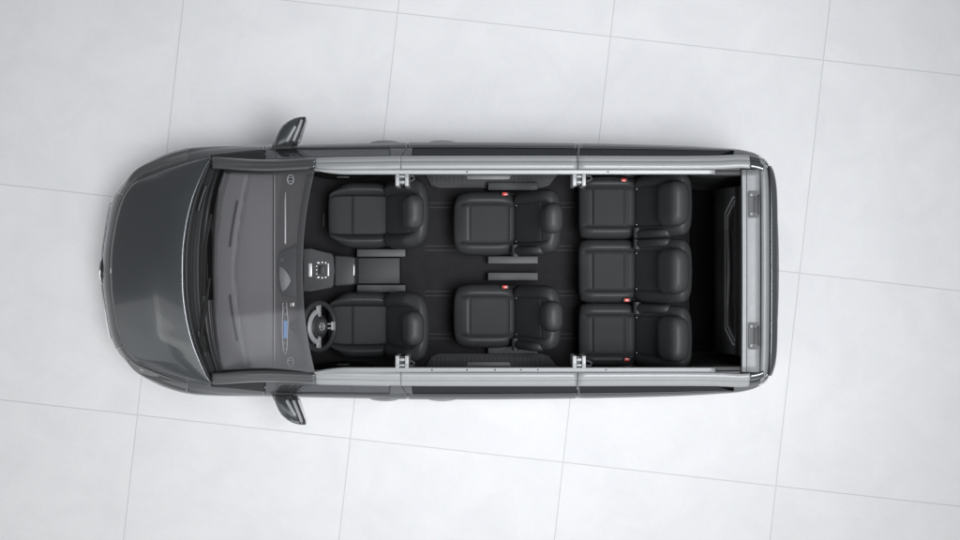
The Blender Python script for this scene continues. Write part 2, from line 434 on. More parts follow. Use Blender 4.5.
# ------------------------------------------------------------------ roof frame that is left after the cut
def sweep(profile, cs, sd, path=lambda c: crv(rE, c - 6), taper=False):
    """profile: list of (px inward from the roof edge, z above it) carried along the roof edge"""
    rows = []
    for (dh, dz) in profile:
        rows.append([])
        for c in cs:
            e = path(c); dh_ = dh(c) if callable(dh) else dh
            rows[-1].append(Vector((e.x, sd * (e.y - dh_ / S(e.z)), e.z + dz * (min(1, .15 + (c - 6) / .9) if taper else 1))))
    return rows
def lin(a, b, n): return [a + (b - a) * k / n for k in range(n + 1)]
RAILP = [(-.5, -.02), (-.1, .004), (.6, .018), (1.8, .029), (3.2, .036), (4.3, .0385), (4.75, .024), (5.25, .024), (5.7, .042), (6.6, .049), (8, .055), (9.6, .058), (11, .0575), (12, .054), (12.4, .045), (12.5, .015)]
for sd in (1, -1):
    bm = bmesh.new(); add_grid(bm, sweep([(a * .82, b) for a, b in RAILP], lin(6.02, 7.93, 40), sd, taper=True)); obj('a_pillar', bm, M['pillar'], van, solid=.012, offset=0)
    for c0, c1 in ((7.935, 9.826), (9.834, 11.996), (12.004, 15.3)):
        bm = bmesh.new(); add_grid(bm, sweep(RAILP, lin(c0, c1, 40), sd)); obj('roof_rail', bm, M['silver'], van, solid=.012, offset=0)
    bm = bmesh.new(); add_grid(bm, sweep(RAILP, lin(15.31, 16.1, 16), sd)); obj('rear_pillar_cap', bm, pt, van, solid=.012, offset=0)
    # inner flange
    xs = lin(314, 715, 80)
    bm = bmesh.new(); rows = []
    for (dh, z) in ((101.2, 1.775), (100.9, 1.8), (100.2, 1.806), (97.6, 1.803), (97.0, 1.795), (96.9, 1.74)):
        rows.append([])
        for x in xs:
            k = max(0, (350 - x) / 36); d = dh + (1.2 * k * k if dh > 98 else 4.6 * k * k)
            q = P(x, d, z); rows[-1].append(Vector((q.x, sd * q.y, z - .02 * k)))
    add_grid(bm, rows); fl = obj('roof_flange', bm, M['silver'], van, solid=.01, offset=0)
    bm = bmesh.new(); pts = [P(x, 101.6, 1.79) for x in lin(330, 740, 20)]; add_tube(bm, [Vector((p.x, sd * p.y, p.z - .01 )) for p in pts], .012, 6)
    obj('flange_seal', bm, M['black'], fl)
    for x in ((432, 467, 495, 521, 538, 606) if sd < 0 else (467, 608)):
        bm = bmesh.new(); p = P(x, 99.0, 1.81); bmesh.ops.create_cone(bm, cap_ends=True, segments=12, radius1=.007, radius2=.006, depth=.008, matrix=Matrix.Translation((p.x, sd * p.y, 1.808)))
        obj('clip', bm, M['black'], fl, smooth=False)
    # dark joint at the tail end of the flange
    bm = bmesh.new(); pxbox(bm, 713, 742, sd * 95.5, sd * 101, 1.66, 1.77); obj('corner_joint', bm, M['trim'], van, bevel=.008)
    # sawn pillar stubs hanging from the flange
    for x in (402, 579.3):
        bm = bmesh.new(); b = 1.80
        for (x0, x1, h0, h1, zz) in ((x - 6.6, x - 2.8, 85, 97.2, 1.81), (x + 2.8, x + 6.6, 85, 97.2, 1.81), (x - 2.8, x + 2.8, 87.5, 90.3, 1.79), (x - 2.8, x + 2.8, 93.2, 95.6, 1.79)):
            pxbox(bm, x0, x1, sd * h0, sd * h1, 1.55, zz)
        ps = obj('pillar_stub', bm, M['silver'], van, bevel=.003)
        bm = bmesh.new(); pxbox(bm, x - 2.7, x + 2.7, sd * 85.5, sd * 97, 1.5, 1.755); obj('pillar_core', bm, M['black'], ps, smooth=False)
        for dx in (-4.7, 4.7):
            bm = bmesh.new(); p = P(x + dx, 94.5, 1.81); bmesh.ops.create_cone(bm, cap_ends=True, segments=12, radius1=.008, radius2=.008, depth=.006, matrix=Matrix.Translation((p.x, sd * p.y, 1.812)))
            obj('bolt', bm, M['silver_dull'], ps)
        bm = bmesh.new()      # belt guide beside the stub
        pts = [P(x + 7, 95, 1.74), P(x + 11, 95, 1.73), P(x + 12.5, 92, 1.72), P(x + 9, 90, 1.72), P(x + 7, 90, 1.72)]
        add_tube(bm, [Vector((p.x, sd * p.y, p.z)) for p in pts], .007, 8); obj('belt_guide', bm, M['trim2'], van)

# ------------------------------------------------------------------ tail
tg = shell('tailgate', [(15.75, 20, 1.2, 4, 60, 20)], low, pt, van, both=True)
shell('tail_frame', [(15.78, 17.2, 0, 1, 16, 12), (17.2, 20, 0, .12, 30, 2), (17.2, 20, .86, 1, 30, 2)], upp, pt, tg, both=True, solid=.02)
def rpane(c, v): p = upp(c, v); return p + Vector((.004, 0, 0))
shell('tail_window', [(17.15, 20, .1, .88, 40, 8)], rpane, M['tint'], tg, both=True, gap=0, solid=.004)
shell('bumper', [(15.75, 20, 0, 1.18, 60, 10)], low, M['trim2'], van, both=True, off=-1)
for sd in (1, -1):
    bm = bmesh.new()
    def tl(c, v): return upp(c, v) + Vector((.006, .006, 0))
    shell('tail_lamp', [(16.4, 17.1, .02, .2, 12, 8)], tl, M['tail'], tg, side=sd, gap=0, solid=.01)
# top edge of the tailgate: bright strip, dark joint, spoiler
def tail_strip(x0, x1, hmax, z, bulge, curve, n=60, dz=.0):
    """strip across the van; its ends turn forward round the corner"""
    rows = []
    for i in range(9):
        t = i / 8; rows.append([])
        for k in range(n + 1):
            h = -hmax + 2 * hmax * k / n; a = abs(h) / hmax
            x = x0 + (x1 - x0) * t - curve(a, t)
            zz = z + bulge * math.sin(math.pi * t) - dz * t - .03 * a ** 8
            rows[-1].append(P(x, h, zz))
    return rows
bm = bmesh.new(); add_grid(bm, tail_strip(761.2, 769.2, 112, 1.812, .01, lambda a, t: .8 * a * a + (1.5 + 3 * t) * a ** 12)); obj('tailgate_top', bm, M['silver_dull'], tg, solid=.03)
bm = bmesh.new(); add_grid(bm, tail_strip(770.8, 777.9, 105, 1.79, .012, lambda a, t: .8 * a * a + (1 + 4.5 * t) * a ** 9, dz=.035)); sp = obj('spoiler', bm, pt, tg, solid=.03)
bm = bmesh.new(); add_grid(bm, tail_strip(768.6, 771.6, 108, 1.765, 0, lambda a, t: .9 * a * a + 4 * a ** 12)); obj('tail_seal', bm, M['black'], tg, solid=.02)
bm = bmesh.new(); add_grid(bm, tail_strip(758.5, 762, 108, 1.765, 0, lambda a, t: 1.0 * a * a + 2 * a ** 10)); obj('hinge_channel', bm, M['black'], van, solid=.02)
# roof crossmember
bm = bmesh.new(); rows = []
for (x, z) in ((741.6, 1.70), (741.8, 1.79), (742.6, 1.8), (745.6, 1.8), (746.4, 1.793), (747.2, 1.8), (752.6, 1.806), (758.2, 1.806), (759.2, 1.80), (759.6, 1.74)):
    rows.append([P(x + .4 * (1 - (h / 101) ** 2), h, z + .012 * (1 - (h / 101) ** 2)) for h in lin(-101.3, 101.3, 30)])
add_grid(bm, rows); cm = obj('crossmember', bm, M['silver_dull'], van, solid=.01, offset=0)
for sd, h0 in ((1, 66.5), (-1, 65)):
    hg = empty('hinge', P(754, sd * h0, 1.815), van)
    bm = bmesh.new()
    def rrect(x0, x1, a, b, r=1.6):
        o = []
        for cx, cy, s in ((x1 - r, b - r, 0), (x0 + r, b - r, 90), (x0 + r, a + r, 180), (x1 - r, a + r, 270)):
            for k in range(5): o.append((cx + r * math.cos(R(s + 22.5 * k)), cy + r * math.sin(R(s + 22.5 * k))))
        return o
    add_prism(bm, [P(x, sd * h, 1.822) for x, h in rrect(748.3, 759.4, h0 - 13.5, h0 + 13.5)], (0, 0, .006)); obj('hinge_plate', bm, M['rail'], hg, smooth=False)
    bm = bmesh.new(); pxbox(bm, 753.5, 759.2, sd * (h0 - 8), sd * (h0 + 8), 1.828, 1.834); obj('hinge_arm', bm, M['trim2'], hg, bevel=.004)
    for q in (-9.5, 9.5):
        bm = bmesh.new(); p = P(751.2, sd * (h0 + q), 1.83); bmesh.ops.create_cone(bm, cap_ends=True, segments=14, radius1=.011, radius2=.009, depth=.01, matrix=Matrix.Translation((p.x, p.y, 1.832)))
        obj('bolt', bm, M['silver_dull'], hg)
    bm = bmesh.new(); pxbox(bm, 758.0, 759.6, sd * (h0 - 10), sd * (h0 + 10), 1.80, 1.836); obj('hinge_pin', bm, M['black'], hg, bevel=.004)
# tailgate lining: leaning trim panel with a stepped window reveal
tl = empty('tailgate_lining', P(730, 0, 1.2), van)
def lining(x_low, x_top, h0, h1, z0, z1, lift, bm):
    a = [Vector((x_low + lift, y, z0)) for y in (-h0, h0)]; b = [Vector((x_top + lift, y, z1)) for y in (h1, -h1)]
    add_prism(bm, a + b, (.012, 0, 0))
def lx(z): return 1.79 + .055 * (z - 1.15) / .57
bm = bmesh.new(); add_prism(bm, [Vector((lx(1.15), -.615, 1.15)), Vector((lx(1.15), .615, 1.15)), Vector((lx(1.72), .6, 1.72)), Vector((lx(1.72), -.6, 1.72))], (.035, 0, 0)); obj('lining_panel', bm, M['trim2'], tl, bevel=.006)
bm = bmesh.new(); add_box(bm, (1.80, -.61, .9), (1.84, .61, 1.16)); obj('lining_panel', bm, M['trim2'], tl, bevel=.006)
for k, (z0, y0, y1, m) in enumerate(((1.31, .43, .535, 'bright'), (1.355, .418, .518, 'rail'), (1.395, .405, .505, 'bright'), (1.435, .395, .49, 'trim2'), (1.465, .385, .475, 'rail'), (1.50, .375, .46, 'black'))):
    bm = bmesh.new()
    q = [Vector((lx(z), y, z)) for y, z in ((-y0, z0), (y0, z0), (y1, min(1.60, z0 + .2)), (y1, 1.61), (-y1, 1.61), (-y1, min(1.60, z0 + .2)))]
    add_prism(bm, q, (-.004 * (k + 1), 0, .002 * (k + 1))); obj('window_reveal' if k < 5 else 'inner_pane', bm, M[m], tl, smooth=False)
bm = bmesh.new(); add_prism(bm, [Vector((lx(1.615) - .002, -.6, 1.615)), Vector((lx(1.615) - .002, .6, 1.615)), Vector((lx(1.72) - .002, .6, 1.72)), Vector((lx(1.72) - .002, -.6, 1.72))], (-.012, 0, 0)); obj('lining_seal', bm, M['black'], tl, smooth=False)
bm = bmesh.new(); add_tube(bm, [Vector((1.78, y, 1.56 + .02 * math.cos(y * 9))) for y in lin(-.25, .3, 14)], .014, 8); obj('cable', bm, M['black'], tl)
# boot side trims
for sd in (1, -1):
    bm = bmesh.new()
    add_grid(bm, [[Vector((X(x, z), sd * hw(h + bul * math.sin(math.pi * k / 12), z), z)) for k, x in enumerate(lin(688, 742, 12))] for (h, z, bul) in ((100, 1.72, 0), (97, 1.5, -2), (96, 1.2, -3), (92, .95, -4), (90, .75, -3), (84, .6, -2), (80, .52, -1))])
    obj('boot_trim', bm, M['trim'], van, solid=.01)
bm = bmesh.new(); add_prism(bm, [P(690, -98, .52), P(742, -98, .52), P(742, 98, .52), P(690, 98, .52)], (0, 0, .02)); obj('boot_mat', bm, M['boot'], van, smooth=False)

# ------------------------------------------------------------------ cowl, wipers, windscreen
WB = [(0,210),(45,211.5),(80,216),(102,222)]
WT = [(0,302.3),(40,304.2),(75,309),(102,315)]
def ws(h, t, off=0):
    a = abs(h); x = ctab(WB, a) * (1 - t) + ctab(WT, a) * t
    z = 1.165 + .625 * t + .035 * math.sin(math.pi * t) - .02 * (a / 102) ** 2
    return P(x, h, z + off)
bm = bmesh.new(); add_grid(bm, [[ws(h, t / 24) for h in lin(-102, 102, 40)] for t in range(25)])
wsc = obj('windshield', bm, M['glass'], van)
bm = bmesh.new()
for sd in (1, -1): add_grid(bm, [[ws(sd * (hh - (1.5 * math.sin(math.pi * t / 24))), t / 24, -.012) for t in range(25)] for hh in (97.5, 99, 102)])
add_grid(bm, [[ws(h, t, -.012) for h in lin(-97.5, 97.5, 40)] for t in (.93, .96, 1.0)])
add_grid(bm, [[ws(h, t, -.012) for h in lin(-97.5, 97.5, 40)] for t in (0, .02, .04)])
obj('frit_band', bm, M['trim'], wsc, solid=.004)
bm = bmesh.new()      # dark seal round the glass
add_tube(bm, [ws(-102.6, 1 - t / 20, -.004) for t in range(21)] + [ws(h, 0, -.006) for h in lin(-98, 98, 30)] + [ws(102.6, t / 20, -.004) for t in range(21)], .008, 8)
obj('glass_seal', bm, M['black'], wsc)
bm = bmesh.new(); rows = []
for b in range(17):
    rows.append([])
    for h in lin(-112, 112, 60):
        t = b / 16; a = abs(h); x0 = ctab(HR, a) + .8; x1 = max(ctab(WB, a) + 3.5 * (1 - t), x0 + 1)
        z = 1.165 - .05 * (a / 113) ** 2.2 - .045 * math.sin(math.pi * min(1, t * 1.25)) ** 1.5 + .01 * math.sin(t * 22) * (1 if .15 < t < .9 else 0)
        rows[-1].append(P(x0 + (x1 - x0) * t, h, z - .012))
add_grid(bm, rows); cw = obj('cowl', bm, M['cowl'], van, solid=.012)
def wiper(blade, arm, piv):
    w = empty('wiper', P(*piv, 1.2), van)
    bm = bmesh.new(); add_tube(bm, [P(x, AX - y, z) for x, y, z in blade], .015, 8); obj('wiper_blade', bm, M['boot'], w)
    bm = bmesh.new(); pts = [P(x, AX - y, z) for x, y, z in arm]; add_tube(bm, pts, .012, 8, radii=[.02] + [.014] * (len(pts) - 2) + [.009]); obj('wiper_arm', bm, M['stitch'], w)
wiper([(222.5, 169, 1.20), (217.5, 185, 1.205), (213, 203, 1.205), (209.6, 226, 1.20)], [(204.5, 296, 1.16), (204.8, 270, 1.175), (206, 245, 1.19), (209, 226, 1.21), (211.5, 214, 1.22)], (204, -26))
wiper([(209.5, 224, 1.195), (209.8, 250, 1.2), (210.2, 275, 1.2), (211, 300, 1.2)], [(205.5, 352, 1.155), (201.5, 340, 1.165), (203.5, 318, 1.18), (207.5, 296, 1.2), (210, 278, 1.215)], (205, -80))
for h0, h1 in ((85, 60), (-60, -85)):
    bm = bmesh.new(); pts = [P(ctab(HR, abs(h)) + 7.5, h, 1.14) for h in lin(h0, h1, 8)]; add_tube(bm, pts, .014, 8); obj('cowl_rib', bm, M['black'], cw)

# ------------------------------------------------------------------ dashboard
da = empty('dashboard', P(260, 0, 1.1), van)
def dash_z(x, h): return 1.085 + .03 * min(1, (x - 208) / 40) + .035 * math.exp(-((h + 56) / 28) ** 2) * min(1, max(0, (x - 235) / 30)) - .02 * (abs(h) / 100) ** 4
bm = bmesh.new(); rows = []
for t in range(31):
    rows.append([])
    for h in lin(-100, 100, 50):
        x0 = ctab(WB, abs(h)) + 2; x = x0 + (274.5 - x0) * t / 30
        z = dash_z(x, h) - .012 * math.exp(-((x - (235 + 13 * (abs(h) / 95) ** 1.5)) / 1.6) ** 2)
        if t == 30: z -= .03
        rows[-1].append(P(x, h, z))
add_grid(bm, rows); obj('dash_top', bm, M['dash'], da, solid=.02)
for sd in (1, -1):
    bm = bmesh.new(); add_tube(bm, [P(229.8 + 7.5 * (k / 10) ** 1.3, sd * (24 + 46 * k / 10), dash_z(232, 40) + .004) for k in range(11)], .009, 6); obj('defroster_slot', bm, M['black'], da)
bm = bmesh.new(); rows = []
for (x, z) in ((274.6, 1.09), (275, 1.118), (276.2, 1.122), (280, 1.10), (284, 1.07), (290, 1.04), (296, 1.0), (303, .93), (304, .7)):
    rows.append([P(x + (7 * (abs(h) / 100) ** 3 if x > 276 else 0), h, z + (.03 * math.exp(-((h + 56) / 28) ** 2))) for h in lin(-99, 99, 50)])
add_grid(bm, rows); obj('dash_fascia', bm, M['dash2'], da, solid=.02)
bm = bmesh.new(); add_tube(bm, [P(274.6, h, 1.125 + .03 * math.exp(-((h + 56) / 28) ** 2)) for h in lin(-99, 99, 40)], .004, 6); obj('dash_edge', bm, M['bright'], da)
bm = bmesh.new(); pxbox(bm, 284.4, 286, 27, 79, 1.05, 1.085); obj('trim_strip', bm, M['bright'], da, bevel=.002)
for sd in (1, -1):
    v = empty('air_vent', P(290, sd * 92, 1.07), da)
    bm = bmesh.new(); c = P(290.5, sd * 91.5, 1.085); add_tube(bm, [c + Vector((.022 * math.cos(a * .3927), .034 * math.sin(a * .3927), -.01 * math.cos(a * .3927))) for a in range(16)], .006, 8, closed=True)
    for q in (-.012, .012): add_box(bm, c + Vector((-.02, q - .002, -.006)), c + Vector((.02, q + .002, .006)))
    obj('vent_ring', bm, M['bright'], v)
    bm = bmesh.new(); bmesh.ops.create_cone(bm, cap_ends=True, segments=20, radius1=.034, radius2=.034, depth=.01, matrix=Matrix.Translation(c - Vector((0, 0, .02)))); obj('vent_core', bm, M['black'], v)
cs = empty('media_unit', P(290, 0, 1.1), da)
bm = bmesh.new(); add_prism(bm, [P(x, h, 1.085) for x, h in ((277, 12), (281, 19), (300, 26), (302, 26), (302, -26), (296, -27), (283, -24), (277, -16))], (0, 0, .035)); obj('media_housing', bm, M['trim'], cs, bevel=.006)
bm = bmesh.new(); add_prism(bm, [P(x, h, 1.122) for x, h in ((279.5, 4), (282, 3.6), (286, 0), (289, -4.5), (291, -9.5), (289, -14.5), (286, -18.5), (282.5, -20.5), (281, -16), (280, -8))], (0, 0, .008)); obj('touch_pad', bm, M['silver_dull'], cs, bevel=.002)
bm = bmesh.new(); bmesh.ops.create_cone(bm, cap_ends=True, segments=20, radius1=.018, radius2=.015, depth=.014, matrix=Matrix.Translation(P(282.5, 11, 1.125))); obj('knob', bm, M['rail'], cs)
ic = empty('instrument_cluster', P(287, -56, 1.1), da)
bm = bmesh.new(); ol = [(283, -32), (286.5, -32), (288, -50), (287, -78), (285.5, -84), (283.6, -80), (282.2, -60)]
add_tube(bm, [P(x, h, 1.128) for x, h in ol], .0035, 6, closed=True); obj('cluster_frame', bm, M['bright'], ic)
bm = bmesh.new(); pxbox(bm, 283.8, 287, -67.5, -50, 1.11, 1.124); obj('display', bm, M['screen'], ic, smooth=False)
for q in (-40, -75): bm = bmesh.new(); add_tube(bm, [P(285.2 + 1.6 * math.cos(a * .5236), q + 4 * math.sin(a * .5236), 1.124) for a in range(12)], .002, 6, closed=True); obj('gauge_ring', bm, M['alu'], ic)
bm = bmesh.new(); pxbox(bm, 289.5, 294.5, -35.5, -31.5, 1.08, 1.1); obj('start_button', bm, M['alu'], ic, bevel=.003)

# steering wheel
sw = empty('steering_wheel', P(319.3, AX - 326.5, 1.2), van)
cc = wloc(sw); nrm = Vector((.82, 0, .57)).normalized(); e1 = Vector((0, 1, 0)); e2 = nrm.cross(e1).normalized()   # e2: up the wheel
if e2.z < 0: e2 = -e2
def wp(a, r, d=0): return cc + r * (math.cos(a) * e1 + math.sin(a) * e2) + d * nrm
bm = bmesh.new(); add_tube(bm, [wp(2 * math.pi * k / 48,     .175) for k in range(48)], .0195, 12, closed=True); obj('wheel_rim', bm, M['leather'], sw)
bm = bmesh.new(); r0 = []
for rr, d in ((.094, -.03), (.094, 0), (.084, .012), (.055, .02), (.0, .023)):
    r0.append([wp(2 * math.pi * k / 32, rr * (1 if rr == 0 else 1), d) for k in range(33)])
add_grid(bm, r0[:-1]); obj('hub', bm, M['trim'], sw)
bm = bmesh.new(); ring = [wp(2 * math.pi * k / 24, .055, .02) for k in range(24)]; add_prism(bm, ring, nrm * .006); obj('airbag_cover', bm, M['rail'], sw, smooth=False)
bm = bmesh.new(); ring = [wp(2 * math.pi * k / 24, .027, .028) for k in range(24)]; add_tube(bm, ring, .0035, 6, closed=True)
for k in range(3):
    a = math.pi / 2 + 2 * math.pi * k / 3; add_prism(bm, [wp(a + 1.57, .006, .026), wp(a, .026, .026), wp(a - 1.57, .006, .026)], nrm * .004)
obj('badge', bm, M['bright'], sw)
bm = bmesh.new(); add_grid(bm, [[wp(R(a), rr, d) for a in lin(2, 178, 40)] for rr, d in ((.098, .012), (.106, .02), (.13, .02), (.14, .008))]); obj('spoke', bm, M['bright'], sw, solid=.012)
for a in (8, 172):
    bm = bmesh.new(); add_grid(bm, [[wp(R(q), rr, .006) for q in lin(a - 9, a + 9, 6)] for rr in (.075, .11, .16)]); obj('spoke', bm, M['bright'], sw, solid=.012)
bm = bmesh.new()
for q in (-.016, .016): add_prism(bm, [cc + q * e1 + s * e1 * .006 - e2 * r for s, r in ((-1, .07), (1, .07), (1, .165), (-1, .165))], nrm * .012)
add_prism(bm, [cc + s * e1 * .032 - e2 * r + nrm * .002 for s, r in ((-1, .128), (1, .128), (1, .168), (-1, .168))], nrm * .012)
obj('spoke', bm, M['bright'], sw, bevel=.002)
bm = bmesh.new(); add_tube(bm, [wp(0, 0, -.01), wp(0, 0, -.3)], .04, 12); obj('steering_column', bm, M['black'], sw)
for a in (5, 175):
    bm = bmesh.new(); add_tube(bm, [wp(R(a), .07, -.05), wp(R(a), .17, -.045)], .008, 8); obj('column_stalk', bm, M['black'], sw)

# centre console
ce = empty('center_console', P(328, 0, .8), van)
bm = bmesh.new(); add_prism(bm, [P(x, h, .93) for x, h in ((303, 22.5), (311, 22), (331, 17.8), (334, 14), (334.5, 0), (334, -14), (331, -17.5), (311, -20.5), (303, -21))], (0, 0, -.3)); obj('console_panel', bm, M['trim2'], ce, bevel=.012)
bm = bmesh.new(); add_prism(bm, [P(x, h, .955) for x, h in ((334.5, 15.5), (352, 14.5), (355.5, 13), (355.5, -13), (352, -14.5), (334.5, -15.5))], (0, 0, -.3)); obj('armrest', bm, M['leather'], ce, bevel=.014)
bm = bmesh.new(); pxbox(bm, 353.2, 354.4, -4.5, 6, .95, .962); obj('latch', bm, M['alu'], ce, bevel=.001)
bm = bmesh.new(); pxbox(bm, 308.4, 312, -6, 7.5, .92, .938); obj('gear_switch', bm, M['bright'], ce, bevel=.003)
for i, (x, h, a, b) in enumerate([(318, 8, 1.3, 1), (322, 8.4, .9, .9), (325.5, 8, .9, .9), (318, -6.5, 1.3, 1), (322, -7, .9, .9), (325.5, -6.5, .9, .9), (328.2, 1, .9, 6.4), (316.5, 4.5, .7, .8), (316.5, 1, .7, .8), (316.5, -3, .7, .8), (321.5, 1, 3, 4.2)]):
    bm = bmesh.new(); pxbox(bm, x - a, x + a, h - b, h + b, .92, .938); obj('button', bm, M['black'] if i == 10 else M['bright'], ce, bevel=.002)
bm = bmesh.new(); pxbox(bm, 357, 400, -13, 13, .5, .68); obj('console_box', bm, M['trim'], van, bevel=.006)
for sd in (1, -1):
    bm = bmesh.new(); pxbox(bm, 357, 405.5, sd * 14, sd * 21.6, .5, .72); obj('seat_plinth', bm, M['rail'], van, bevel=.004)

# ------------------------------------------------------------------ cabin floor and linings
cf = empty('cabin_floor', P(500, 0, .5), van)
bm = bmesh.new(); add_prism(bm, [Vector((X(290, .5), -.86, .46)), Vector((X(745, .5), -.86, .46)), Vector((X(745, .5), .86, .46)), Vector((X(290, .5), .86, .46))], (0, 0, .04)); obj('floor_carpet', bm, M['carpet'], cf, smooth=False)
for h in (65.5, 22.7, -22.7, -65.5):
    bm = bmesh.new()
    for o in (-2.2, 2.2): pxbox(bm, 425, 690, h + o - .5, h + o + .5, .5, .508)
    pxbox(bm, 425, 690, h - 1.6, h + 1.6, .5, .503)
    obj('seat_rail', bm, M['railm'], cf, smooth=False)
bm = bmesh.new(); pxbox(bm, 425.2, 579, -97, 97, .5, .5035); obj('rubber_mat', bm, M['carpet'], cf, smooth=False)
for sd in (1, -1):
    # moulded door step with ribbed tread and bright sill plate
    bm = bmesh.new(); add_prism(bm, [P(x, sd * h, .53) for x, h in ((424, 99), (431, 85), (439, 82.5), (541, 82.5), (549, 85), (560, 99))], (0, 0, .012)); ds = obj('door_step', bm, M['trim'], van, bevel=.004)
    bm = bmesh.new()
    for k in range(26):
        x = 433 + k * 4.3
        for j in range(2): pxbox(bm, x, x + 2.6, sd * (86.8 + 5 * j), sd * (90.6 + 5 * j), .54, .547)
    obj('tread', bm, M['black'], ds, smooth=False)
    bm = bmesh.new(); add_prism(bm, [P(x, sd * h, .548) for x, h in ((466, 95.5), (467.5, 91.2), (509.5, 91.2), (511, 95.5))], (0, 0, .008)); obj('sill_plate', bm, M['silver_dull'], ds, bevel=.002)
    # inner side walls
    bm = bmesh.new(); add_grid(bm, [[Vector((X(x, 1), sd * y, z)) for x in lin(250, 742, 30)] for (y, z) in ((.84, .45), (.86, .7), (.875, .95), (.85, 1.07), (.83, 1.08))]); obj('side_lining', bm, M['trim'], van, solid=.012)
    # cab door trim with armrest, cab step
    bm = bmesh.new(); add_tube(bm, [P(x, sd * h, .98) for x, h in ((312, 98), (325, 96), (345, 94.5), (362, 95), (375, 97))], .03, 10, radii=[.02, .03, .035, .03, .02]); dt = obj('door_armrest', bm, M['boot'], van)
    bm = bmesh.new(); pxbox(bm, 337, 349, sd * 93.2, sd * 94.4, 1.0, 1.02); obj('window_switch', bm, M['rail'], dt, bevel=.002)
bm = bmesh.new(); pxbox(bm, 323.2, 324.2, 44, 57, .5, .512); obj('floor_clip', bm, M['rail'], cf, smooth=False)
bm = bmesh.new(); add_prism(bm, [Vector((X(300, .6), -.8, .45)), Vector((X(300, .6), .8, .45)), Vector((X(295, .9), .8, 1.0)), Vector((X(295, .9), -.8, 1.0))], (-.02, 0, 0)); obj('firewall', bm, M['black'], van, smooth=False)
bm = bmesh.new(); add_prism(bm, [Vector((-2.5, -.82, .27)), Vector((2.1, -.82, .27)), Vector((2.1, .82, .27)), Vector((-2.5, .82, .27))], (0, 0, .1)); obj('underbody', bm, M['black'], van, smooth=False)

# wheels
def wheel(ax, sd):
    y = sd * .80; w = empty('wheel', (ax[0], y, 0), van)
    prof = [(.22, -.11), (.30, -.12), (.335, -.105), (.345, -.07), (.345, .07), (.335, .105), (.30, .12), (.22, .11)]
    bm = bmesh.new(); n = 48
    rows = [[Vector((ax[0] + r * math.cos(2 * math.pi * k / n), y + o, .345 + r * math.sin(2 * math.pi * k / n))) for k in range(n + 1)] for r, o in prof + [prof[0]]]
    add_grid(bm, rows); bmesh.ops.remove_doubles(bm, verts=bm.verts[:], dist=1e-4); obj('tyre', bm, M['rubber'], w)
    bm = bmesh.new(); rows = [[Vector((ax[0] + r * math.cos(2 * math.pi * k / n), y + sd * o, .345 + r * math.sin(2 * math.pi * k / n))) for k in range(n + 1)] for r, o in ((.225, -.1), (.225, .1), (.21, .11), (.2, .04))]
    add_grid(bm, rows)
    for k in range(5):
        a = 2 * math.pi * k / 5 + .3; d = Vector((math.cos(a), 0, math.sin(a))); q = Vector((-d.z, 0, d.x)); c = Vector((ax[0], y + sd * .06, .345))
        add_prism(bm, [c + q * .05, c + d * .21 + q * .03, c + d * .21 - q * .03, c - q * .05], (0, sd * .035, 0))
    bmesh.ops.create_cone(bm, cap_ends=True, segments=24, radius1=.07, radius2=.07, depth=.04, matrix=Matrix.Translation((ax[0], y + sd * .08, .345)) @ Matrix.Rotation(R(90), 4, 'X'))
    obj('rim', bm, M['alu'], w)
    bm = bmesh.new(); rows = [[Vector((ax[0] + .42 * math.cos(a), y + sd * o, .345 + .42 * math.sin(a))) for a in lin(0, math.pi, 24)] for o in (-.2, .12)]
    add_grid(bm, rows); obj('wheel_liner', bm, M['black'], w)
for ax in (AXLE_F, AXLE_R):
    for sd in (1, -1): wheel(ax, sd)

# ------------------------------------------------------------------ seats
def pad(L, W, mtx, top, back, n=56, m=56, rc=.1, e=7):
    """closed upholstered pad. top(u,v)/back(u,v): heights of the two faces; u, v in -1..1"""
    bm = bmesh.new()
    def pos(u, v, side):
        x = L / 2 * u * (1 - rc * abs(v) ** e); y = W / 2 * v * (1 - rc * abs(u) ** e)
        ed = (max(0, 1 - abs(u) ** e) * max(0, 1 - abs(v) ** e)) ** .42
        z = top(u, v) * ed if side else -back(u, v) * ed
        return mtx @ Vector((x, y, z))
    sp = lambda k, q: math.sin(math.pi / 2 * (2 * k / q - 1)) * .5 + (2 * k / q - 1) * .5
    A = add_grid(bm, [[pos(sp(i, n), sp(j, m), True) for j in range(m + 1)] for i in range(n + 1)])
    B = add_grid(bm, [[pos(sp(i, n), sp(j, m), False) for j in range(m + 1)] for i in range(n + 1)])
    bmesh.ops.remove_doubles(bm, verts=bm.verts[:], dist=1e-5)
    return bm
def cover(o, m, L, W, mtx, test):
    """second upholstery material on the faces whose (u, v) pass the test and look out of the front"""
    o.data.materials.append(m); inv = mtx.inverted(); c = WL[o]
    for p in o.data.polygons:
        q = inv @ (p.center + c)
        if q.z > 0 and test(q.x / (L / 2), q.y / (W / 2)): p.material_index = 1
def g(x, w): return math.exp(-(x / w) ** 2)
def sm(a, b, x):
    t = min(1, max(0, (x - a) / (b - a))); return t * t * (3 - 2 * t)

def frame(base, lean):
    s, c = math.sin(R(lean)), math.cos(R(lean))
    return Matrix(((s, 0, -c, base[0]), (0, 1, 0, base[1]), (c, 0, s, base[2]), (0, 0, 0, 1)))

def buckle(parent, px, h, z):
    bm = bmesh.new(); p = P(px, h, z); add_box(bm, p + Vector((-.03, -.016, -.05)), p + Vector((.03, .016, 0))); b = obj('buckle', bm, M['black'], parent, bevel=.005)
    bm = bmesh.new(); add_box(bm, p + Vector((-.02, -.013, -.005)), p + Vector((.016, .013, .008))); obj('buckle_button', bm, M['red'], parent, bevel=.004)
    bm = bmesh.new(); add_tube(bm, [p + Vector((.02, 0, -.02)), p + Vector((.06, .002, -.03)), p + Vector((.1, .004, -.08))], .012, 8); obj('buckle_stalk', bm, M['black'], parent)

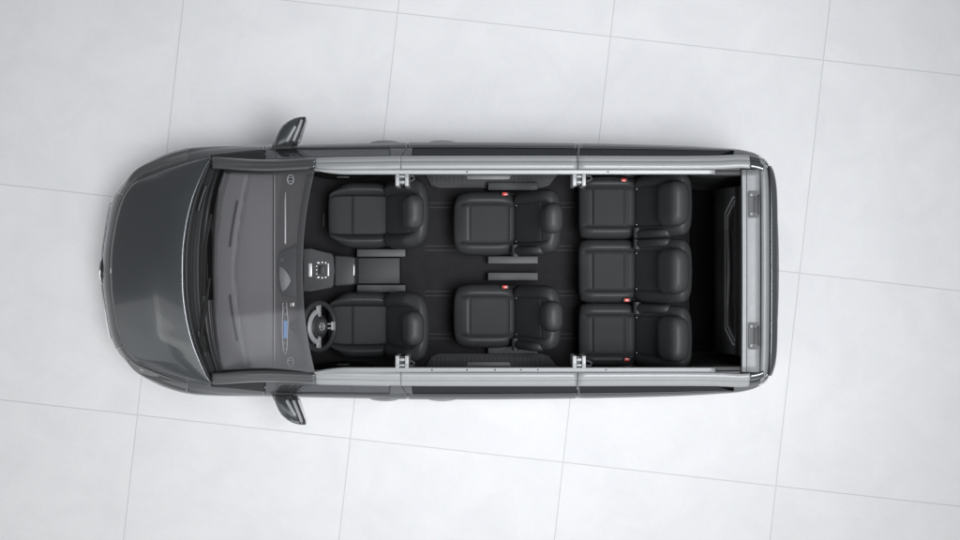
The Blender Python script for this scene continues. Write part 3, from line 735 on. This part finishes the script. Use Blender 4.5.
def make_bucket(hc):
    zc = .94; r = empty('bucket_seat', P(365, hc, .5), van)
    cx, cy = X(360, zc), hw(hc, zc)
    # cushion: wide side bolsters and a flat two-panel insert
    def top(u, v):
        a = abs(v); ins = 1 - sm(.58, .64, a)
        z = .075 + .05 * sm(.6, .8, a) * (1 - .35 * sm(-.2, -1, u)) - .03 * g(a - .61, .025) 
        z -= .016 * ins * (g(u + .22, .018) + g(u - .86, .02)) + .008 * ins * sm(.0, .6, a) * 0
        return z
    Wc = .505
    def plan(u, v): return 0
    bm = pad(.50, Wc, Matrix.Translation((cx, cy, zc - .07)), top, lambda u, v: .12, rc=.13, e=5)
    # the insert runs further forward than the bolsters
    for v in bm.verts:
        yy = (v.co.y - cy) / (Wc / 2)
        if abs(yy) > .62 and v.co.x < cx: v.co.x += .055 * sm(.62, .9, abs(yy)) * sm(0, .2, cx - v.co.x)
    cover(obj('cushion', bm, M['leather'], r), M['fabric'], .5, Wc, Matrix.Translation((cx, cy, zc - .07)), lambda u, v: abs(v) < .6)
    bm = bmesh.new(); pxbox(bm, 335, 392, hc - 22, hc + 22, .5, .82); obj('seat_base', bm, M['black'], r, bevel=.02)
    # backrest
    L = .64; lean = 27; b0 = Vector((X(388, .93), cy, .90)); mt = frame(b0 + Vector((math.sin(R(lean)) * L / 2, 0, math.cos(R(lean)) * L / 2)), lean)
    def bt(u, v):
        a = abs(v); return .05 + .055 * sm(.5, .8, a) * (1 - sm(.45, .95, u) * .8) - .014 * g(a - .56, .03) * (1 - sm(.7, .9, u)) - .012 * g(u - .55, .02) * (a < .56)
    bm = pad(L, .53, mt, bt, lambda u, v: .085 - .02 * abs(v) + .02 * u, rc=.16, e=4); obj('backrest', bm, M['leather'], r)
    hm = frame(b0 + Vector((math.sin(R(lean)) * (L + .02) - .075, 0, math.cos(R(lean)) * (L + .02) + .02)), lean - 4)
    bm = pad(.2, .25, hm, lambda u, v: .065 + .01 * v * v, lambda u, v: .06, 28, 28, rc=.2, e=4); obj('headrest', bm, M['leather'], r)
    for q in (-.06, .06):
        bm = bmesh.new(); c0 = hm @ Vector((-.1, q, 0)); c1 = hm @ Vector((-.02, q, 0)); add_tube(bm, [c0 - (c1 - c0), c1], .008, 8); obj('headrest_post', bm, M['chrome'], r)
    return r
fs = make_bucket(55.8)
d = Vector((0, hw(-54.3, .94) - hw(55.8, .94), 0)); copy_tree(fs, d, van)

def make_captain(hc, xc0=454.6, xc1=516, W=64.5, name='captain_seat', arm=-1, lean=24, hl=.62, insert=(.5,), zc=.95):
    r = empty(name, P((xc0 + xc1) / 2, hc, .5), van)
    cx, cy = X((xc0 + xc1) / 2, zc), hw(hc, zc); L = (xc1 - xc0) / S(zc) + .02; Wc = W / S(zc)
    bench = name == 'bench_seat'
    def top(u, v):
        a = abs(v); k = .6
        z = .085 + .028 * sm(.55, .78, a) - .018 * g(a - k, .03) * (1 - sm(-.72, -.95, u) * 1) * sm(-.95, -.75, u)
        ins = 1 - sm(k - .03, k, a)
        z -= .014 * ins * (g(u + (.5 if not bench else .52), .022) + g(u - (.74 if not bench else .58), .022))
        z -= .02 * sm(-.5, -1, u)
        return z
    bm = pad(L, Wc, Matrix.Translation((cx, cy, zc - .08)), top, lambda u, v: .09, rc=(.13 if not bench else .08), e=(4 if not bench else 6)); cover(obj('cushion', bm, M['leather'], r), M['fabric'], L, Wc, Matrix.Translation((cx, cy, zc - .08)), lambda u, v: abs(v) < .6 and -.5 < u < .74)
    bm = bmesh.new(); pxbox(bm, xc0 + 10, xc1 + 8, hc - 20, hc + 20, .5, .84); obj('seat_base', bm, M['black'], r, bevel=.02)
    b0 = Vector((X(xc1 + 1, zc), cy, zc - .05)); s, c = math.sin(R(lean)), math.cos(R(lean))
    mt = frame(b0 + Vector((s * hl / 2, 0, c * hl / 2)), lean)
    def bt(u, v):
        vv = v; a = abs(vv)
        return .045 + .03 * sm(.5, .8, a) - .014 * g(a - .6, .03) * (1 - sm(.8, .95, u)) - .012 * g(u - .62, .025) * (a < .6)
    bm = pad(hl, Wc * .985, mt, bt, lambda u, v: .09 - .01 * abs(v) + .025 * u, rc=.1 if not bench else .09, e=5); obj('backrest', bm, M['leather'], r)
    if bench:        # tall rounded headrest standing a little in front of the backrest
        hm = frame(b0 + Vector((s * (hl - .04) - .085, 0, c * (hl - .04) + .03)), lean - 2)
        bm = pad(.30, .33, hm, lambda u, v: .06 + .012 * u + .006 * v * v, lambda u, v: .085, 36, 36, rc=.15, e=4.5)
    else:
        hm = frame(b0 + Vector((s * (hl + .07) - .045, hw(2.5, 1.6), c * (hl + .07) - .03)), lean - 6)
        bm = pad(.2, .225, hm, lambda u, v: .07 - .008 * v * v, lambda u, v: .07, 28, 28, rc=.18, e=3.2)
    obj('headrest', bm, M['leather'], r)
    for q in (-.06, .06):
        bm = bmesh.new(); c0 = hm @ Vector((-.16, q, 0)); c1 = hm @ Vector((-.02, q, 0)); add_tube(bm, [c0, c1], .008, 8); obj('headrest_post', bm, M['chrome'], r)
    if arm:
        am = frame(b0 + Vector((s * .3 - .03, arm * (Wc / 2 - .036), c * .3)), lean)
        bm = pad(.46, .075, am, lambda u, v: .075 + .012 * u, lambda u, v: .03, 36, 20, rc=.1, e=3.2); obj('armrest', bm, M['leather'], r)
        bm = bmesh.new(); add_tube(bm, [am @ Vector((-.17, -.045, .04)), am @ Vector((-.17, .045, .04))], .03, 14); obj('armrest_pivot', bm, M['trim'], r)
    for q in (-.55, .55):      # bright hinge studs between cushion and backrest
        bm = bmesh.new(); bmesh.ops.create_uvsphere(bm, u_segments=10, v_segments=8, radius=.008, matrix=Matrix.Translation((X(xc1 + .2, zc), cy + q * Wc / 2, zc + .02)))
        obj('stud', bm, M['alu'], r)
    return r
ms = make_captain(AX - 223.4)
buckle(ms, 505, AX - 194, .97)
for h0, h1 in ((80.5, 88.4), (7, 14.5)):
    bm = bmesh.new(); pxbox(bm, 488, 538, h0, h1, .5, .66); obj('seat_plinth', bm, M['rail'], ms, bevel=.004)
copy_tree(ms, Vector((0, hw(223.4 - 316.2, .95), 0)), van)

for i, (hc, arm, bx, by) in enumerate(((AX - 207, -1, 624, 180), (AX - 271, 1, 627, 300), (AX - 335, 1, 627, 359.5))):
    bs = make_captain(hc, 580.5, 636, 64.2, 'bench_seat', arm, 26, .66)
    buckle(bs, bx, AX - by, 1.0)
    if i != 1:
        q = 1 if i == 0 else -1; bm = bmesh.new()
        add_tube(bm, [P(x, q * h, z) for x, h, z in ((584, 93, 1.0), (590, 91.6, 1.045), (600, 92.6, 1.055), (612, 93, 1.05), (620, 91.5, 1.02))], .011, 8); obj('seat_belt', bm, M['stitch'], bs)

# ------------------------------------------------------------------ lights, world, camera
w = bpy.data.worlds.new('World'); sc.world = w; w.use_nodes = True
nt = w.node_tree; bg = nt.nodes['Background']      # studio surroundings: dim ceiling straight above, bright walls, brighter on one side
tc = nt.nodes.new('ShaderNodeTexCoord'); sep = nt.nodes.new('ShaderNodeSeparateXYZ'); nt.links.new(tc.outputs['Generated'], sep.inputs[0])
mr = nt.nodes.new('ShaderNodeMapRange'); mr.interpolation_type = 'SMOOTHSTEP'
for k, v in (('From Min', .4), ('From Max', .95), ('To Min', .54), ('To Max', .3)): mr.inputs[k].default_value = v
nt.links.new(sep.outputs['Z'], mr.inputs['Value'])
my = nt.nodes.new('ShaderNodeMapRange'); my.interpolation_type = 'SMOOTHSTEP'
for k, v in (('From Min', -.9), ('From Max', .9), ('To Min', 1.08), ('To Max', .8)): my.inputs[k].default_value = v
nt.links.new(sep.outputs['Y'], my.inputs['Value'])
mu = nt.nodes.new('ShaderNodeMath'); mu.operation = 'MULTIPLY'; nt.links.new(mr.outputs[0], mu.inputs[0]); nt.links.new(my.outputs[0], mu.inputs[1])
mx = nt.nodes.new('ShaderNodeMapRange'); mx.interpolation_type = 'SMOOTHSTEP'
for k, v in (('From Min', -.95), ('From Max', .1), ('To Min', .5), ('To Max', 1.05)): mx.inputs[k].default_value = v
nt.links.new(sep.outputs['X'], mx.inputs['Value'])
mu2 = nt.nodes.new('ShaderNodeMath'); mu2.operation = 'MULTIPLY'; nt.links.new(mu.outputs[0], mu2.inputs[0]); nt.links.new(mx.outputs[0], mu2.inputs[1])
nt.links.new(mu2.outputs[0], bg.inputs['Strength']); bg.inputs['Color'].default_value = (.95, .965, 1, 1)
def area(name, loc, rot, sx, sy, power, col=(1, 1, 1)):
    l = bpy.data.lights.new(name, 'AREA'); l.shape = 'RECTANGLE'; l.size = sx; l.size_y = sy; l.energy = power; l.color = col
    o = bpy.data.objects.new(name, l); COL.objects.link(o); o.location = loc; o.rotation_euler = [R(a) for a in rot]
    return o
area('softbox', (-4, -2.55, 13), (0, 0, 0), 22, 1.3, 76, (1, .99, .98))
area('softbox', (-4, -4.75, 13), (2, 0, 0), 22, 3.0, 370, (1, .99, .97))
area('softbox', (0, -11, 3.6), (78, 0, 0), 14, 5, 470, (1, 1, 1))
area('softbox', (-13.5, -6.7, 6.8), (80, 0, -90), 9.6, 12.4, 290, (1, 1, 1))
sl = bpy.data.lights.new('added_pool_spot', 'SPOT'); sl.energy = 6000; sl.spot_size = R(42); sl.spot_blend = 1; sl.shadow_soft_size = 2.2; sl.color = (.95, .965, 1)  # unseen overhead spot, added to pool light around the van and dim the corners
so = bpy.data.objects.new('added_pool_spot', sl); COL.objects.link(so); so.location = (2.7, -.75, 13.8)
so.rotation_euler = (Vector((.3, .55, 0)) - so.location).to_track_quat('-Z', 'Y').to_euler()
cam = bpy.data.cameras.new('Camera'); co = bpy.data.objects.new('Camera', cam); COL.objects.link(co)
co.location = (0, (AX - 270) / S(0) * 0 + .0061, H); co.rotation_euler = (0, 0, 0)
cam.sensor_width = 36; cam.lens = 36 * F / 960; cam.clip_end = 200
sc.camera = co
sc.view_settings.view_transform = 'Standard'; sc.view_settings.look = 'None'; sc.view_settings.exposure = 0; sc.view_settings.gamma = 1
